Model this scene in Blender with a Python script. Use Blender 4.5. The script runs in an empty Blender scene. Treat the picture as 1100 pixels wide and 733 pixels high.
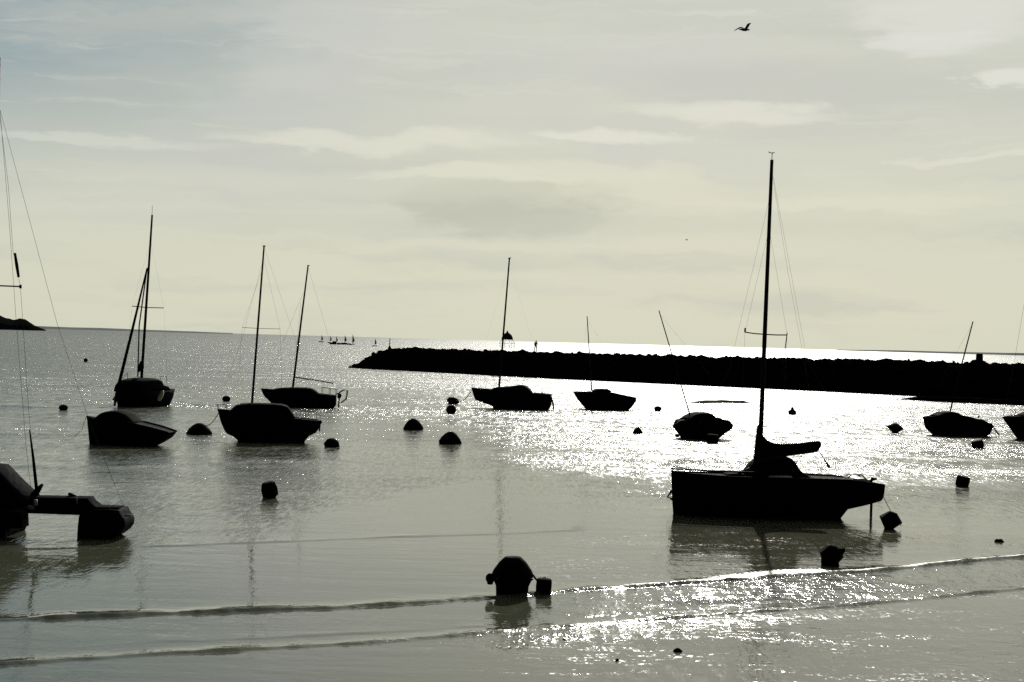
import bpy, bmesh, math, random
import numpy as np
from mathutils import Vector, Matrix, noise

S = bpy.context.scene
random.seed(7)
R = math.radians

# ------------------------------------------------------------------ camera
F, W, H, CAM_H = 1833.0, 1100.0, 733.0, 5.5
ROLL = R(1.56)
CA, SA = math.cos(ROLL), math.sin(ROLL)
cam = bpy.data.objects.new('camera', bpy.data.cameras.new('camera'))
S.collection.objects.link(cam)
cam.data.sensor_width = 36.0
cam.data.lens = F * 36.0 / W
cam.data.clip_start = 0.5
cam.data.clip_end = 200000
cam.matrix_world = Matrix(((CA, -SA, 0, 0), (0, 0, -1, 0), (SA, CA, 0, CAM_H), (0, 0, 0, 1)))
S.camera = cam

# ------------------------------------------------------------------ world
SUN_EL, SUN_AZ = R(25.0), R(7.3)      # azimuth clockwise from +Y
SUN_DIR = Vector((math.sin(SUN_AZ) * math.cos(SUN_EL), math.cos(SUN_AZ) * math.cos(SUN_EL), math.sin(SUN_EL)))
world = bpy.data.worlds.new("World")
S.world = world
world.use_nodes = True
wt = world.node_tree
wt.nodes.clear()


class NB:
    """small helper for node maths"""
    def __init__(s, tree): s.t = tree
    def n(s, typ, **kw):
        nd = s.t.nodes.new(typ)
        for k, v in kw.items(): setattr(nd, k, v)
        return nd
    def put(s, sock, v):
        if isinstance(v, bpy.types.NodeSocket): s.t.links.new(v, sock)
        elif v is not None: sock.default_value = v
    def m(s, op, a, b=None, c=None, clamp=False):
        nd = s.n('ShaderNodeMath', operation=op, use_clamp=clamp)
        for i, v in enumerate((a, b, c)): 
            if v is not None: s.put(nd.inputs[i], v)
        return nd.outputs[0]
    def ss(s, x, lo, hi, a=0.0, b=1.0):
        nd = s.n('ShaderNodeMapRange', interpolation_type='SMOOTHSTEP')
        for i, v in enumerate((x, lo, hi, a, b)): s.put(nd.inputs[i], v)
        return nd.outputs[0]
    def mix(s, f, a, b):
        nd = s.n('ShaderNodeMix', data_type='RGBA')
        s.put(nd.inputs[0], f); s.put(nd.inputs[6], a); s.put(nd.inputs[7], b)
        return nd.outputs[2]
    def xyz(s, x, y, z):
        nd = s.n('ShaderNodeCombineXYZ')
        for i, v in enumerate((x, y, z)): s.put(nd.inputs[i], v)
        return nd.outputs[0]
    def noise(s, vec, scale, detail=4, rough=0.5, dist=0.0):
        nd = s.n('ShaderNodeTexNoise')
        s.put(nd.inputs['Vector'], vec); s.put(nd.inputs['Scale'], scale); s.put(nd.inputs['Detail'], detail)
        s.put(nd.inputs['Roughness'], rough); s.put(nd.inputs['Distortion'], dist)
        return nd.outputs['Fac']


EXPO = 0.0
K = NB(wt)
sky = K.n('ShaderNodeTexSky', sky_type='NISHITA', sun_disc=False)
sky.sun_elevation = SUN_EL
sky.sun_rotation = SUN_AZ
sky.air_density, sky.dust_density, sky.ozone_density = 1.0, 2.0, 1.0
tc = K.n('ShaderNodeTexCoord')
sep = K.n('ShaderNodeSeparateXYZ')
wt.links.new(tc.outputs['Generated'], sep.inputs[0])
dx, dy, dz = sep.outputs
az = K.m('ARCTAN2', dx, dy)                   # 0 at +Y, clockwise positive
el = K.m('ARCSINE', dz)


def pix(px, py):
    cx, cy = px - W / 2, H / 2 - py
    return cx * CA - cy * SA, cx * SA + cy * CA


def skyang(px, py):
    x, z = pix(px, py)
    return math.atan2(x, F), math.atan2(z, math.hypot(F, x))


# wispy noise, stretched along the horizon
wob = K.noise(K.xyz(K.m('MULTIPLY', az, 9.0), K.m('MULTIPLY', el, 26.0), 0.3), 1.0, 6, 0.6, 0.4)
wob2 = K.noise(K.xyz(K.m('MULTIPLY', az, 30.0), K.m('MULTIPLY', el, 110.0), 4.3), 1.0, 5, 0.6, 0.3)
wc = K.m('ADD', K.m('MULTIPLY', K.m('SUBTRACT', wob, 0.5), 0.024), K.m('MULTIPLY', K.m('SUBTRACT', wob2, 0.5), 0.012))
elw = K.m('ADD', el, wc)
azw = K.m('ADD', az, K.m('MULTIPLY', K.m('SUBTRACT', wob2, 0.5), 0.09))

zs = 5.0   # sky colours below are in units of 1/zs of the final radiance


def C(r, g, b, k=1.0):
    f = lambda c: ((c / 255 + 0.055) / 1.055) ** 2.4 if c > 10 else c / 255 / 12.92
    return (f(r) * k, f(g) * k, f(b) * k, 1)


def blob(cpx, cpy, wpx, hpx, soft=0.6):
    a0, e0 = skyang(cpx, cpy)
    u = K.m('DIVIDE', K.m('SUBTRACT', azw, a0), wpx / F / 2)
    v = K.m('DIVIDE', K.m('SUBTRACT', elw, e0), hpx / F / 2)
    r = K.m('ADD', K.m('MULTIPLY', u, u), K.m('MULTIPLY', v, v))
    return K.ss(r, 1.0 + soft * 1.5, 1.0 - soft, 0.0, 1.0)


# base veil: yellowish near the horizon, greyer and bluer upwards and to the left
veil = K.mix(K.ss(elw, 0.0, 0.17), C(217, 219, 199), C(206, 209, 198))
blue = K.m('MULTIPLY', K.ss(azw, 0.0, -0.34), K.ss(elw, 0.05, 0.21))
veil = K.mix(blue, veil, C(122, 150, 164))
streak = K.ss(K.noise(K.xyz(K.m('MULTIPLY', azw, 5.0), K.m('MULTIPLY', elw, 48.0), 1.7), 1.0, 5, 0.55), 0.45, 0.72)
veil = K.mix(K.m('MULTIPLY', streak, 0.6), veil, C(194, 198, 190))
lilac = K.ss(K.noise(K.xyz(K.m('MULTIPLY', azw, 6.0), K.m('MULTIPLY', elw, 16.0), 8.7), 1.0, 3, 0.5), 0.5, 0.75)
veil = K.mix(K.m('MULTIPLY', lilac, K.ss(el, 0.05, 0.12, 0, 0.6)), veil, C(202, 204, 204))
fine = K.ss(K.noise(K.xyz(K.m('MULTIPLY', azw, 9.0), K.m('MULTIPLY', elw, 150.0), 2.2), 1.0, 6, 0.6), 0.52, 0.75)
veil = K.mix(K.m('MULTIPLY', fine, K.ss(el, 0.02, 0.07, 0.0, 0.42)), veil, C(220, 222, 208))
for (x, y, w, h, st, col, soft) in [
        (550, 222, 200, 54, 0.95, (186, 190, 177), .55), (400, 205, 170, 26, .6, (192, 196, 186), .8), (440, 182, 330, 26, 0.45, (199, 202, 193), .9),
        (300, 195, 220, 40, 0.5, (200, 204, 198), .9), (840, 90, 330, 44, 0.6, (192, 195, 190), .9),
        (640, 70, 300, 50, 0.3, (199, 201, 200), .9),
        (405, 150, 270, 17, 0.95, (222, 223, 209), .8), (105, 152, 210, 11, 0.7, (216, 219, 208), .8),
        (130, 222, 250, 34, 0.55, (215, 217, 203), .8), (500, 187, 220, 13, 0.8, (224, 225, 209), .7),
        (790, 119, 190, 19, 0.75, (226, 227, 214), .95), (655, 147, 160, 13, 0.85, (226, 227, 214), .7),
        (630, 186, 260, 20, 0.7, (222, 223, 205), .8), (700, 212, 190, 40, 0.5, (221, 221, 202), .9),
        (930, 220, 260, 14, 0.7, (223, 223, 205), .8), (1050, 170, 150, 8, 0.7, (225, 225, 211), .95),
        (1035, 12, 180, 60, 0.7, (224, 225, 219), .95), (1000, 45, 110, 22, 0.6, (226, 227, 222), .8),
        (1085, 88, 90, 14, 0.9, (226, 227, 218), .7), (570, 262, 520, 16, 0.4, (221, 221, 205), .9),
        (620, 205, 900, 30, .45, (221, 222, 204), .9), (250, 240, 500, 18, .4, (204, 207, 196), .9), (560, 235, 260, 40, .35, (199, 202, 190), .9),
        (800, 245, 500, 16, .35, (206, 208, 193), .9), (700, 135, 420, 14, .3, (200, 203, 196), .9),
        (380, 38, 150, 60, 0.35, (212, 213, 208), .9), (350, 90, 180, 26, 0.4, (208, 210, 203), .9)]:
    veil = K.mix(K.m('MULTIPLY', blob(x, y, w, h, soft), st * .95), veil, C(*col))

# veil brighter near the sun; unseen sky behind and overhead dimmed to blacken silhouettes
cosd = K.m('ADD', K.m('ADD', K.m('MULTIPLY', dx, SUN_DIR.x), K.m('MULTIPLY', dy, SUN_DIR.y)), K.m('MULTIPLY', dz, SUN_DIR.z))
ang = K.m('ARCCOSINE', K.m('MINIMUM', cosd, 1.0))
glow = K.m('ADD', 1.0, K.m('MULTIPLY', K.ss(ang, 0.26, 0.0), 0.9))
back = K.ss(ang, 0.55, 1.15, 1.0, 0.035)
gain = K.m('MULTIPLY', glow, back)
STR = 0.1
vm = K.n('ShaderNodeVectorMath', operation='SCALE')
K.put(vm.inputs[0], veil)
K.put(vm.inputs['Scale'], K.m('MULTIPLY', gain, 0.925 / STR))
vm2 = K.n('ShaderNodeVectorMath', operation='SCALE')
K.put(vm2.inputs[0], sky.outputs[0])
K.put(vm2.inputs['Scale'], K.m('MULTIPLY', back, 1.0))
fin = K.mix(0.975, vm2.outputs[0], vm.outputs[0])
bg = K.n('ShaderNodeBackground')
K.put(bg.inputs[0], fin)
bg.inputs[1].default_value = STR
wo = K.n('ShaderNodeOutputWorld')
wt.links.new(bg.outputs[0], wo.inputs[0])

sun = bpy.data.objects.new('sun', bpy.data.lights.new('sun', 'SUN'))
S.collection.objects.link(sun)
sun.data.energy = 2.6
sun.data.angle = R(0.55)
sun.data.color = (1.0, 0.97, 0.90)
sun.rotation_euler = SUN_DIR.to_track_quat('Z', 'Y').to_euler()

S.view_settings.view_transform = 'Standard'
S.view_settings.look = 'None'
S.view_settings.exposure = EXPO
S.view_settings.gamma = 1.0
S.cycles.use_denoising = False
S.cycles.max_bounces = 5
S.cycles.sample_clamp_indirect = 4.0


# ------------------------------------------------------------------ helpers
def at(px, py, Y):
    x, z = pix(px, py)
    return Vector((x * Y / F, Y, CAM_H + z * Y / F))


def ground(px, py):
    x, z = pix(px, py)
    t = CAM_H / -z
    return Vector((x * t, F * t, 0))


def tag(o, label=None, cat=None, group=None, kind=None):
    if label: o['label'] = label
    if cat: o['category'] = cat
    if group: o['group'] = group
    if kind: o['kind'] = kind
    return o


def empty(name, loc, rz=0.0):
    o = bpy.data.objects.new(name, None)
    S.collection.objects.link(o)
    o.location = loc
    o.rotation_euler = (0, 0, rz)
    o.empty_display_size = 0.3
    return o


def link(name, bm, m, parent=None, loc=None, smooth=True):
    me = bpy.data.meshes.new(name)
    bmesh.ops.recalc_face_normals(bm, faces=bm.faces)
    bm.to_mesh(me)
    bm.free()
    if smooth:
        for p in me.polygons: p.use_smooth = True
    me.materials.append(m)
    o = bpy.data.objects.new(name, me)
    S.collection.objects.link(o)
    if parent: o.parent = parent
    if loc is not None: o.location = loc
    return o


def mat(name, col, rough=0.6, var=0.35, scale=6.0, spec=0.3, bump=0.0):
    m = bpy.data.materials.new(name)
    m.use_nodes = True
    t = m.node_tree
    k = NB(t)
    b = t.nodes['Principled BSDF']
    g = k.n('ShaderNodeTexCoord').outputs['Object']
    nz = k.noise(g, scale, 5, 0.6)
    c2 = tuple(c * (1 - var) for c in col)
    c3 = tuple(min(1, c * (1 + var)) for c in col)
    k.put(b.inputs['Base Color'], k.mix(k.ss(nz, 0.3, 0.7), (*c2, 1), (*c3, 1)))
    k.put(b.inputs['Roughness'], k.ss(nz, 0.2, 0.8, rough * 0.8, min(1, rough * 1.2)))
    b.inputs['Specular IOR Level'].default_value = spec
    if bump:
        bp = k.n('ShaderNodeBump')
        bp.inputs['Strength'].default_value = bump
        bp.inputs['Distance'].default_value = 0.02
        k.put(bp.inputs['Height'], nz)
        k.put(b.inputs['Normal'], bp.outputs[0])
    return m


M = dict(  # near-black hulls, decks, canvas and rock have the backlit shade put into their colour
    hull_black=mat('shade_black_gelcoat', (.006, .006, .007), .85, spec=.03),
    hull_navy=mat('shade_navy_gelcoat', (.006, .008, .012), .85, spec=.03),
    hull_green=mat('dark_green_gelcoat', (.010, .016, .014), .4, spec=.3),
    deck=mat('worn_shade_dark_deck', (.008, .008, .008), .95, spec=.03, bump=.3),
    canvas=mat('shade_dark_canvas', (.007, .008, .011), .95, spec=.02, bump=.6),
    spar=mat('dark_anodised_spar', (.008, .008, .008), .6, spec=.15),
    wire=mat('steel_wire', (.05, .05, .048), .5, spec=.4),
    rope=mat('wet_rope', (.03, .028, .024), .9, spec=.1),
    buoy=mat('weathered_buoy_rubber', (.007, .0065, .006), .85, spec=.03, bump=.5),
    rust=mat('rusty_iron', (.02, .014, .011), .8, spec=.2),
    rock=mat('shade_dark_rock', (.006, .006, .0055), .95, .4, 1.2, spec=.0, bump=.8),
    white=mat('white_gelcoat', (.75, .75, .72), .35, .08),
    motor=mat('outboard_cowling', (.006, .006, .007), .7, spec=.1),
    wood=mat('dark_headland_growth', (.010, .013, .011), .95, .5, .01, spec=.0),
    coast=mat('hazed_coast', (.30, .33, .33), .95, .3, .001, spec=.0),  # distance haze painted into the pale grey
    wave_streak=mat('wave_streak_dark', (.03, .028, .024), .5, .3, .8, spec=.4),  # dark tone of the added wave streak
    feather=mat('gull_feather', (.03, .03, .03), .8, .2),
    cloth=mat('dark_clothing', (.02, .02, .022), .9, .2),
    sail=mat('grey_sailcloth', (.35, .35, .33), .9, .1),
)


def tube(bm, pts, rad, seg=8):
    pts = [Vector(p) for p in pts]
    if not hasattr(rad, '__len__'): rad = [rad] * len(pts)
    rings = []
    for i, p in enumerate(pts):
        d = (pts[min(i + 1, len(pts) - 1)] - pts[max(i - 1, 0)]).normalized()
        a = Vector((0, 0, 1)) if abs(d.z) < 0.9 else Vector((0, 1, 0))
        u = d.cross(a).normalized()
        v = d.cross(u)
        rings.append([bm.verts.new(p + (u * math.cos(t) + v * math.sin(t)) * rad[i])
                      for t in [2 * math.pi * j / seg for j in range(seg)]])
    for a, b in zip(rings, rings[1:]):
        for j in range(seg):
            bm.faces.new((a[j], a[(j + 1) % seg], b[(j + 1) % seg], b[j]))
    bm.faces.new(rings[0]); bm.faces.new(rings[-1])
    return bm


def mtube(name, pts, rad, m, parent=None, seg=8, loc=None):
    return link(name, tube(bmesh.new(), pts, rad, seg), m, parent, loc)


def lerp_poly(pts, x):
    return float(np.interp(x, [p[0] for p in pts], [p[1] for p in pts]))


def hull_bm(sheer, keel, B, bow=1, n=34, planform=None, wall=0.0):
    """sheer, keel: (x, z) polylines, both rising in x; beam B; bow=1 -> bow at low x."""
    x0, x1 = sheer[0][0], sheer[-1][0]
    bm = bmesh.new()
    rings = []
    m = 9
    for i in range(n + 1):
        t = i / n
        t = 0.5 - 0.5 * math.cos(math.pi * t) if planform is None else t
        x = x0 + (x1 - x0) * t
        q = t if bow == 1 else 1 - t
        b = B / 2 * (max(0.03, 1 - (1 - min(q / 0.5, 1)) ** 2.2) * (1 - 0.28 * max(0, (q - .6) / .4) ** 1.6))
        zt, zb = lerp_poly(sheer, x), lerp_poly(keel, x)
        zb = min(zb, zt - 0.02)
        ring = []
        for k in range(-m, m + 1):
            th = math.pi / 2 * k / m
            yy = b * math.copysign(abs(math.sin(th)) ** 0.62, k)
            zz = zt - (zt - zb) * (math.cos(th) ** 0.8 if abs(k) < m else 0)
            ring.append(bm.verts.new((x, yy, zz)))
        # deck: low coaming and a sunken crowned deck
        ring.append(bm.verts.new((x, b * .93, zt + 0.0)))
        ring.append(bm.verts.new((x, b * .90, zt - 0.05)))
        ring.append(bm.verts.new((x, 0, zt - 0.02)))
        ring.append(bm.verts.new((x, -b * .90, zt - 0.05)))
        ring.append(bm.verts.new((x, -b * .93, zt + 0.0)))
        rings.append(ring)
    L = len(rings[0])
    for a, b_ in zip(rings, rings[1:]):
        for j in range(L):
            bm.faces.new((a[j], a[(j + 1) % L], b_[(j + 1) % L], b_[j]))
    bm.faces.new(rings[0]); bm.faces.new(rings[-1])
    return bm


def slab_bm(outline, w, shrink=0.8, base=None):
    """outline (x, z) closed polygon, given width along y with rounded sides."""
    bm = bmesh.new()
    cx = sum(p[0] for p in outline) / len(outline)
    zb = min(p[1] for p in outline) if base is None else base
    rings = []
    for y, k in ((-w, shrink), (-w * .93, .5 + .5 * shrink), (-w * .7, .97), (0, 1), (w * .7, .97), (w * .93, .5 + .5 * shrink), (w, shrink)):
        rings.append([bm.verts.new((cx + (x - cx) * (0.6 + 0.4 * k), y, zb + (z - zb) * k)) for x, z in outline])
    n = len(outline)
    for a, b in zip(rings, rings[1:]):
        for j in range(n): bm.faces.new((a[j], a[(j + 1) % n], b[(j + 1) % n], b[j]))
    bm.faces.new(rings[0]); bm.faces.new(rings[-1])
    return bm


def smooth_poly(pts, it=2):
    for _ in range(it):
        out = []
        for i in range(len(pts)):
            a, b = pts[i], pts[(i + 1) % len(pts)]
            out += [(a[0] * .75 + b[0] * .25, a[1] * .75 + b[1] * .25), (a[0] * .25 + b[0] * .75, a[1] * .25 + b[1] * .75)]
        pts = out
    return pts


# ------------------------------------------------------------------ water
def fbm(x, y, s, seed=0.0, oct=3):
    """cheap smooth noise for arrays"""
    out = np.zeros_like(x); a = 1.0; tot = 0
    rs = np.random.RandomState(int(seed * 10) + 3)
    for o in range(oct):
        for k in range(5):
            th = rs.uniform(0, 2 * np.pi); f = s * (2 ** o) * rs.uniform(.7, 1.3)
            out += a * np.sin((x * np.cos(th) + y * np.sin(th)) * f * 2 * np.pi + rs.uniform(0, 6.28))
        tot += a * 5 ** .5; a *= .55
    return out / tot


def interp_line(pix_pts, xs):
    g = [ground(*p) for p in pix_pts]
    return np.interp(xs, [p.x for p in g], [p.y for p in g])


xs = np.concatenate([-np.geomspace(60000, 26, 90), np.arange(-25.9, 26, 0.14), np.geomspace(26.1, 60000, 90)])
ys = np.concatenate([np.arange(-40, 20, 4.0), np.arange(20, 26, .3), np.arange(26, 50, 0.045), np.geomspace(52.1, 420, 260), np.geomspace(430, 90000, 60)])
X, Y = np.meshgrid(xs, ys)
Z = np.zeros_like(X)
foam = np.zeros_like(X)
chop = np.ones_like(X)

# wavelet ridges: line in the photograph's ground plane, height, front and back widths, foam, ends
L1 = [(-200, 676), (0, 667), (90, 664), (180, 660), (370, 654), (450, 649), (545, 642), (640, 634), (720, 630), (800, 624), (860, 619), (930, 615), (1000, 608), (1050, 603), (1100, 599), (1200, 590)]
L2 = [(-200, 722), (0, 714), (120, 706), (200, 701), (390, 691), (500, 682), (620, 672), (740, 664), (900, 652), (1000, 642), (1100, 633), (1200, 622)]
L3 = [(-100, 594), (0, 590), (130, 588), (300, 582), (420, 577), (530, 574), (700, 566)]
L4 = [(-100, 700), (0, 697), (150, 690), (300, 684), (420, 678), (520, 672), (640, 660), (760, 651), (900, 640)]


def ridge(line, A, front, back, x_lo=None, x_hi=None, fade=2.0, wig=.05, seed=1.0, gap=0.0):
    global Z
    yc = interp_line(line, X[0])[None, :] + fbm(X, X * 0, .35, seed, 3) * wig + fbm(X, X * 0, .06, seed + 2, 2) * wig * 3 + fbm(X, Y * 0, 1.3, seed + 4, 2) * min(wig, .05) * .5
    amp = np.ones_like(X)
    if x_lo is not None: amp *= np.clip((X - x_lo) / fade, 0, 1)
    if x_hi is not None: amp *= np.clip((x_hi - X) / fade, 0, 1)
    amp *= np.clip(.75 + .5 * fbm(X, X * 0, .45, seed + 5, 4), .38, 1.35)
    if gap: amp *= np.clip((fbm(X, X * 0, .22, seed + 9, 3) + gap) * 3, 0, 1)
    d = Y - yc
    prof = np.where(d < 0, np.clip(1 + d / front, 0, 1), np.exp(-(d / back) ** 1.3))
    prof = np.where(d < 0, prof * prof * (3 - 2 * prof), prof)
    Z = Z + A * amp * prof
    return d, amp


d1, a1 = ridge(L1, .078, .08, .42, seed=1.0)
d2, a2 = ridge(L2, .050, .08, .36, seed=4.0)
d3, a3 = ridge(L3, .022, .3, .6, seed=6.0)
d4, a4 = ridge(L4, .016, .25, .5, seed=9.0, gap=.1)
for k, (line, A) in enumerate([([(-300, 442), (0, 437), (250, 436), (480, 436)], .10), ([(-300, 400), (0, 398), (250, 400), (450, 404)], .12),
                  ([(-300, 503), (0, 500), (130, 500), (280, 498), (420, 492)], .045), ([(-300, 468), (0, 466), (200, 467), (420, 466)], .05),
                  ([(-300, 416), (0, 414), (300, 417), (520, 418)], .08), ([(560, 444), (700, 446), (860, 450), (1000, 456), (1200, 470)], .05),
                  ([(-300, 540), (0, 536), (150, 534), (420, 530)], .025)]):
    g = ground(*line[2])
    ridge(line, A, .9 * g.y / 90, 2.2 * g.y / 90, x_lo=ground(*line[0]).x, x_hi=ground(*line[-1]).x, fade=5, wig=.6, seed=11 + k)

yb = np.interp(X, [-60, -13, -7, -3.5, 0, 6, 24, 60], [38, 40, 47, 60, 72, 70, 74, 84]) + fbm(X, Y, .06, 2, 3) * 3.5
far = 1 / (1 + np.exp(-(Y - yb) / 2.2))
chop = 0.10 + 0.9 * far
y1 = Y - d1; y2 = Y - d2     # the crest lines
between = ((Y < y1) & (Y > y2)).astype(float)
near = (Y < y2).astype(float)
px_side = X / Y              # bearing, right of centre positive
# surf-stirred strips on the right side of both wavelets
g1 = np.clip((X + 2.0) / 3.0, 0, 1)
chop = np.maximum(chop, between * (0.16 + 0.44 * np.clip((X - .5) / 4, 0, 1) * np.clip((15 - X) / 6, .35, 1)))
chop = np.maximum(chop, near * (0.13 + .5 * np.exp(-(((Y - y2) + .9) / .8) ** 2) * g1 * np.clip((9 - X) / 5, 0, 1)))
chop *= 1 - .45 * np.clip((.055 - X / Y) / .07, 0, 1) * np.clip((X / Y + .12) / .06, 0, 1) * np.clip((150 - Y) / 60, 0, 1)
chop *= 1 - .62 * np.clip((.02 - X / Y) / .05, 0, 1) * np.clip((X / Y + .36) / .08, 0, 1) * np.clip((125 - Y) / 45, 0, 1)
shoal = np.maximum(near * g1, .55 * (Y > y1) * (Y < y1 + 10) * g1)
# foam along crest 1 (right); crest 2 specks also paint in sun glitter
foam = np.maximum(foam, np.exp(-(((d1 - .22)) / .26) ** 2) * np.clip((X - 1.3) / 1.5, 0, 1) * np.clip(.8 + .5 * fbm(X, Y, .5, 41, 3), 0, 1))
foam = np.maximum(foam, np.exp(-((d1 - .55) / .7) ** 2) * np.exp(-((X - 6.6) / 1.9) ** 2) * 1.0)
foam = np.maximum(foam, np.exp(-(((d2 - .15)) / .3) ** 2) * np.clip((X + 2.2) / 1.5, 0, 1) * np.clip((7.5 - X) / 3, 0, 1) * .42)
foam = np.maximum(foam, np.exp(-(((d2 - .1)) / .3) ** 2) * np.clip((X + 4.5) / 2.5, 0, 1) * .42 * np.clip(.8 + .6 * fbm(X, Y, .4, 51, 3), 0, 1.1))
foam = np.maximum(foam, np.exp(-((d1 + 1.4) / 1.3) ** 2) * np.clip((X - .5) / 2, 0, 1) * .22 * np.clip(1 + .7 * fbm(X, Y, .5, 61, 3), 0, 1.4))
foam = np.maximum(foam, np.exp(-(((d2 + .55)) / .35) ** 2) * np.clip((X + 2.4) / 1.2, 0, 1) * np.clip((5.2 - X) / 2, 0, 1) * .36)

ny, nx = X.shape
verts = np.stack([X, Y, Z], -1).reshape(-1, 3).astype(np.float32)
idx = np.arange(nx * ny).reshape(ny, nx)
quads = np.stack([idx[:-1, :-1], idx[:-1, 1:], idx[1:, 1:], idx[1:, :-1]], -1).reshape(-1, 4)
me = bpy.data.meshes.new('sea')
me.vertices.add(len(verts)); me.vertices.foreach_set('co', verts.ravel())
me.loops.add(quads.size); me.loops.foreach_set('vertex_index', quads.ravel().astype(np.int32))
me.polygons.add(len(quads)); me.polygons.foreach_set('loop_start', np.arange(0, quads.size, 4, dtype=np.int32))
me.polygons.foreach_set('use_smooth', np.ones(len(quads), dtype=bool))
me.update()
for nm, arr in (('chop', chop), ('foam', foam), ('shoal', shoal)):
    at_ = me.attributes.new(nm, 'FLOAT', 'POINT')
    at_.data.foreach_set('value', arr.ravel().astype(np.float32))
sea = bpy.data.objects.new('sea', me)
S.collection.objects.link(sea)
tag(sea, kind='structure')

wm = bpy.data.materials.new('sea_water')
wm.use_nodes = True
k = NB(wm.node_tree)
bs = wm.node_tree.nodes['Principled BSDF']
pos = k.n('ShaderNodeNewGeometry').outputs['Position']
sp = k.n('ShaderNodeSeparateXYZ'); k.put(sp.inputs[0], pos)
a_chop = k.n('ShaderNodeAttribute', attribute_name='chop').outputs['Fac']
a_shoal = k.n('ShaderNodeAttribute', attribute_name='shoal').outputs['Fac']
a_foam_glint = k.n('ShaderNodeAttribute', attribute_name='foam').outputs['Fac']
dist = sp.outputs[1]
a_chop0 = a_chop


def scl(sx, sy):
    mp = k.n('ShaderNodeMapping')
    k.put(mp.inputs['Vector'], pos)
    mp.inputs['Scale'].default_value = (sx, sy, 1)
    mp.inputs['Rotation'].default_value = (0, 0, R(-7))
    return mp.outputs[0]


sh = k.m('MULTIPLY', k.ss(k.noise(scl(.45, 1.5), .55, 4, .6), .47, .60), k.ss(k.noise(scl(.8, 1.4), 3.2, 3, .6), .42, .62))
a_chop = k.m('MAXIMUM', a_chop, k.m('MULTIPLY', k.m('MULTIPLY', sh, a_shoal), .24))
n_fine = k.noise(scl(1.0, .75), 6.5, 3, .6)        # ~15 cm ripples
n_mid = k.noise(scl(.8, 1.0), 1.7, 3, .6)          # ~60 cm
n_big = k.noise(scl(.35, 1.0), .35, 3, .5)         # ~3 m
n_cat = k.noise(scl(.25, 1.0), .09, 4, .6)         # wind patches
fine_amp = k.ss(dist, 300, 60, 0.05, 1.0)
n_fine, n_mid, n_big = (k.m('SUBTRACT', q_, .5) for q_ in (n_fine, n_mid, n_big))
h = k.m('ADD', k.m('MULTIPLY', n_fine, k.m('MULTIPLY', fine_amp, .050)),
        k.m('ADD', k.m('MULTIPLY', n_mid, k.ss(dist, 50, 200, .13, .26)), k.m('MULTIPLY', n_big, .26)))
n_gr = k.m('ADD', k.m('MULTIPLY', k.noise(scl(1.0, .14), 5.5, 2, .6), k.ss(dist, 130, 80, 0, 1)), k.m('MULTIPLY', k.noise(scl(1.0, .12), 2.2, 3, .65), k.ss(dist, 130, 80, 1, 0)))
env = k.ss(n_gr, .33, .67, .30, 1.75)
h = k.m('MULTIPLY', h, env)
h = k.m('ADD', h, k.m('MULTIPLY', n_gr, k.ss(dist, 45, 150, .010, .05)))
h = k.m('MULTIPLY', h, k.m('MULTIPLY', a_chop, k.ss(n_cat, .36, .64, .35, 1.25)))
h_slick = k.m('MULTIPLY', k.noise(scl(.3, 1.0), 1.1, 3, .55), .009)
h = k.m('ADD', h, h_slick)
bp = k.n('ShaderNodeBump')
bp.inputs['Strength'].default_value = 1.0
bp.inputs['Distance'].default_value = 1.0
k.put(bp.inputs['Height'], h)
fo_n = k.noise(scl(1, .6), 11.0, 4, .7)
foam_glint_mask = k.m('MULTIPLY', k.ss(k.m('ADD', a_foam_glint, k.m('MULTIPLY', k.m('SUBTRACT', fo_n, .5), 1.5)), .42, .62), k.ss(a_foam_glint, 0.02, .15))
foam_glint_mask = k.m('MAXIMUM', foam_glint_mask, k.m('MULTIPLY', k.m('MULTIPLY', sh, a_shoal), k.ss(fo_n, .51, .58)))  # white specks painted in as sun sparkle over the shoal
k.put(bs.inputs['Base Color'], k.mix(foam_glint_mask, k.mix(a_shoal, (.125, .132, .088, 1), (.19, .175, .115, 1)), (.72, .73, .70, 1)))
bs.inputs['IOR'].default_value = 1.33
bs.inputs['Specular IOR Level'].default_value = .5
r_w = k.m('ADD', k.ss(dist, 42, 75, .11, .19), k.m('ADD', k.ss(dist, 75, 260, 0, .15), k.ss(dist, 260, 2500, 0, .06)))
n_rg = k.noise(scl(1.0, .42), .9, 7, .72)
n_rg2 = k.noise(scl(.35, 1.0), .16, 4, .6)
r_w = k.m('MULTIPLY', r_w, k.m('MULTIPLY', k.ss(n_rg, .36, .64, .62, 1.32), k.m('MULTIPLY', k.ss(n_rg2, .35, .65, .8, 1.12), k.ss(env, .3, 1.75, .82, 1.22))))
r_w = k.m('MULTIPLY', r_w, k.ss(a_chop, 0, .6, .5, 1.0))
k.put(bs.inputs['Roughness'], k.mix(foam_glint_mask, k.xyz(r_w, r_w, r_w), (.37, .37, .37, 1)))
k.put(bs.inputs['Normal'], bp.outputs[0])
me.materials.append(wm)

# ------------------------------------------------------------------ land
def mesh_from_grid(name, V, m, parent=None):
    n, c = V.shape[:2]
    bm = bmesh.new()
    vs = [[bm.verts.new(V[i, j]) for j in range(c)] for i in range(n)]
    for i in range(n - 1):
        for j in range(c - 1):
            bm.faces.new((vs[i][j], vs[i + 1][j], vs[i + 1][j + 1], vs[i][j + 1]))
    return link(name, bm, m, parent, smooth=False)


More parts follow.
